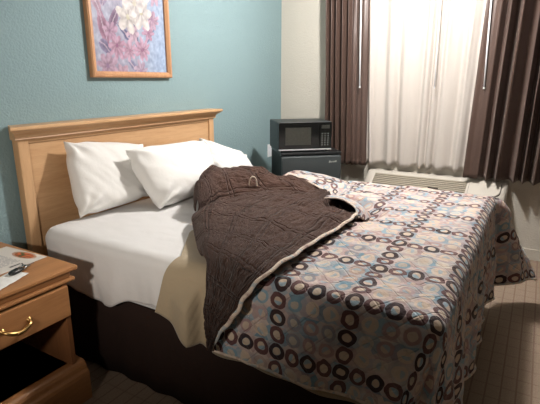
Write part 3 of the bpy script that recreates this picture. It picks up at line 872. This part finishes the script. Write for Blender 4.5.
curtain('curtain', -1.70, -3.0, -1.665, -3.0, 2.11, .640, lambda u, v: .060*sstep(.07, .11, u)+.003, lambda u: u*2*PI*17 + 1.2*math.sin(u*17) + .9*math.sin(u*43), M_CURT, x=2.550, hem=.004, ny=420,
        label='wide brown satin curtain with deep folds right of the sheer', group='brown curtains')
curtain('sheer_curtain', -.72, -1.86, -.80, -1.80, 2.11, .675, lambda u, v: .007 + .034*abs(nz(u*7, v*.5, 3, 1)) + .006*v, lambda u: u*2*PI*9 + 2.0*math.sin(u*11) + 1.2*math.sin(u*23), M_SHEER, x=2.645, hem=.020, ny=360,
        label='white sheer curtain lit from above across the middle of the window')
bm = bmesh.new(); box(bm, 2.57, 2.66, -3.05, -.40, 2.112, 2.14); o = link('curtain_track', bm, M_WHITE, bevel=.003)
tag(o, 'white curtain track above the window', 'curtain track')
for y, yb, x, lab in ((-.758, -.786, 2.545, 'white curtain wand in front of the left brown curtain'), (-1.371, -1.386, 2.582, 'thin white curtain wand hanging over the sheer'), (-1.722, -1.747, 2.535, 'white curtain wand at the inner edge of the right brown curtain')):
    bm = bmesh.new(); r_ = .0062 if x < 2.57 else .0036
    dx = (2.6-x)*.25
    tube(bm, [Vector((x-.004, y+dx*0, 2.111)), Vector((x-.004, (y+yb)/2, 1.7)), Vector((x-.004, yb, 1.325))], r_, 10)
    cyl(bm, (x-.004, yb, 1.315), r_*1.25, .012, 'z', 12)
    o = link('curtain_wand', bm, M_WHITE, smooth=True); c = Vector((x, y, 2.11)); o.data.transform(Matrix.Translation(-c)); o.location = c
    tag(o, lab, 'curtain wand', 'curtain wands')

# ------------------------------------------------------------------ air conditioner
ay0, ay1 = -1.99, -.868
t = thing('air_conditioner', 'beige through-wall air conditioner below the sheer curtain', 'air conditioner', (2.6, (ay0+ay1)/2, 0))
T = Matrix.Translation((-2.6, -(ay0+ay1)/2, 0))
bm = bmesh.new()
# casing: slanted top that carries the grille
def ac_prof(inset=0):
    return [(2.698, .14), (2.47, .14), (2.462, .16), (2.452, .46), (2.455, .492), (2.47, .512), (2.60, .600), (2.63, .612), (2.698, .614)]
prof = ac_prof(); sl = []
n = 9
ys = []
for k in range(n):
    a = k/(n-1)*PI/2; ys.append((.07*(1-math.sin(a)), .06*(1-math.cos(a))))
secs = []
for e, sh in [(0, .060), (.012, .030), (.03, .012), (.06, 0)]: secs.append((ay1 - e, sh))
for e, sh in [(.06, 0), (.03, .012), (.012, .030), (0, .060)]: secs.append((ay0 + e, sh))
rings_ = []
for y, sh in secs:
    rr = []
    for X, Z in prof:
        k = (2.698-X)/.246
        rr.append(bm.verts.new((X + sh*k, y, Z - sh*.35*(1 if Z > .45 else 0)*min(1, k*3))))
    rings_.append(rr)
for a_, b_ in zip(rings_, rings_[1:]):
    for k in range(len(prof)): bm.faces.new((a_[k], a_[(k+1)%len(prof)], b_[(k+1)%len(prof)], b_[k]))
bm.faces.new(rings_[0]); bm.faces.new(rings_[-1][::-1])
casing = link('casing', L(bm), M_PLASTIC, t, bevel=.008)
# slope frame: origin on the slope
s0 = Vector((2.476, 0, .516)); sdir = (Vector((2.604, 0, .603)) - s0).normalized(); sn = Vector((-sdir.z, 0, sdir.x))
def slope(bm, y0, y1, a0, a1, h0, h1):
    vs = []
    for y in (y0, y1):
        for a in (a0, a1):
            for h in (h0, h1):
                P = s0 + sdir*a + sn*h; vs.append(bm.verts.new((P.x, y, P.z)))
    for f in ((0,1,3,2),(4,6,7,5),(0,4,5,1),(2,3,7,6),(0,2,6,4),(1,5,7,3)): bm.faces.new([vs[i] for i in f])
gy0, gy1 = -1.70, -.955
bm = bmesh.new(); slope(bm, gy0, gy1, .016, .140, .0005, .0022); link('grille_bed', L(bm), mat('grille_gap_shade', srgb(96, 88, 74), .8), t)  # bed coloured dark so the gaps between louvers look shaded
for k in range(6):
    a = .018 + k*.0205
    bm = bmesh.new(); slope(bm, gy0, gy1, a, a+.0135, .0022, .009); link('louver', L(bm), M_GRILLE, t)
bm = bmesh.new(); slope(bm, -1.50, -1.42, .018, .030, .009, .0098); link('control_slot', L(bm), M_SLOT_GAP, t)
bm = bmesh.new()
# control flap with one rounded corner
def outline(y0, y1, a0, a1, r):
    pts = [(y1, a0), (y1, a1), (y0, a1)]
    pts += [(y0 + r - r*math.cos(q), a0 + r - r*math.sin(q)) for q in lin(0, PI/2, 12)]
    return pts
pl0 = outline(-1.948, -1.717, -.001, .151, .06)
pl = outline(-1.945, -1.720, .002, .150, .06)
A = []; Bb = []
for y, a in pl0:
    for lst, h in ((A, -.002), (Bb, .0012)):
        P = s0 + sdir*a + sn*h; lst.append(bm.verts.new((P.x, y, P.z)))
for k in range(len(pl0)): bm.faces.new((A[k], A[(k+1)%len(pl0)], Bb[(k+1)%len(pl0)], Bb[k]))
bm.faces.new(A); bm.faces.new(Bb[::-1])
link('flap_gap_shade', L(bm), M_SLOT_GAP, t)  # dark plate under the flap, its colour standing in for the gap's shade
bm = bmesh.new(); A = []; Bb = []
for y, a in pl:
    for lst, h in ((A, .003), (Bb, .012)):
        P = s0 + sdir*a + sn*h; lst.append(bm.verts.new((P.x, y, P.z)))
for k in range(len(pl)): bm.faces.new((A[k], A[(k+1)%len(pl)], Bb[(k+1)%len(pl)], Bb[k]))
bm.faces.new(A); bm.faces.new(Bb[::-1])
link('control_flap', L(bm), M_PLASTIC, t, bevel=.001)

# ------------------------------------------------------------------ lights
def point(name, loc, e, col, r):
    d = bpy.data.lights.new(name, 'POINT'); d.energy = e; d.color = col; d.shadow_soft_size = r
    o = bpy.data.objects.new(name, d); o.location = loc; C.objects.link(o); return o
point('ceiling_lamp_light', (1.50, -1.34, 2.34), 128, (1, .96, .93), .07)
d = bpy.data.lights.new('bedside_lamp_light', 'SPOT'); d.energy = 70; d.color = (1, .90, .80); d.shadow_soft_size = .06
d.spot_size = math.radians(73); d.spot_blend = 1.0
o = bpy.data.objects.new('bedside_lamp_light', d); o.location = (-1.62, -1.28, 1.22); C.objects.link(o)
o.rotation_euler = (Vector((.25, -.65, 1.08)) - o.location).to_track_quat('-Z', 'Y').to_euler()
w = bpy.data.worlds.new('World'); bpy.context.scene.world = w; w.use_nodes = True
w.node_tree.nodes['Background'].inputs[0].default_value = (.02, .025, .035, 1); w.node_tree.nodes['Background'].inputs[1].default_value = 1

# ------------------------------------------------------------------ camera
f, hy, X1 = 455.0, 80.0, 545.0
p = math.atan((202-hy)/f); a = math.atan((X1-270)/f*math.cos(p))
cam = bpy.data.cameras.new('Camera'); co = bpy.data.objects.new('Camera', cam); C.objects.link(co)
cam.sensor_fit = 'HORIZONTAL'; cam.sensor_width = 36; cam.lens = f/540*36; cam.clip_start = .02
co.location = (-1.262, -2.129, 1.38)
co.rotation_euler = (PI/2 - p, 0, a - PI/2)
bpy.context.scene.camera = co
sc = bpy.context.scene
sc.view_settings.view_transform = 'Standard'; sc.view_settings.look = 'None'
sc.view_settings.gamma = 1; sc.view_settings.use_curve_mapping = False
sc.view_settings.exposure = 0.30
sc.cycles.max_bounces = 8
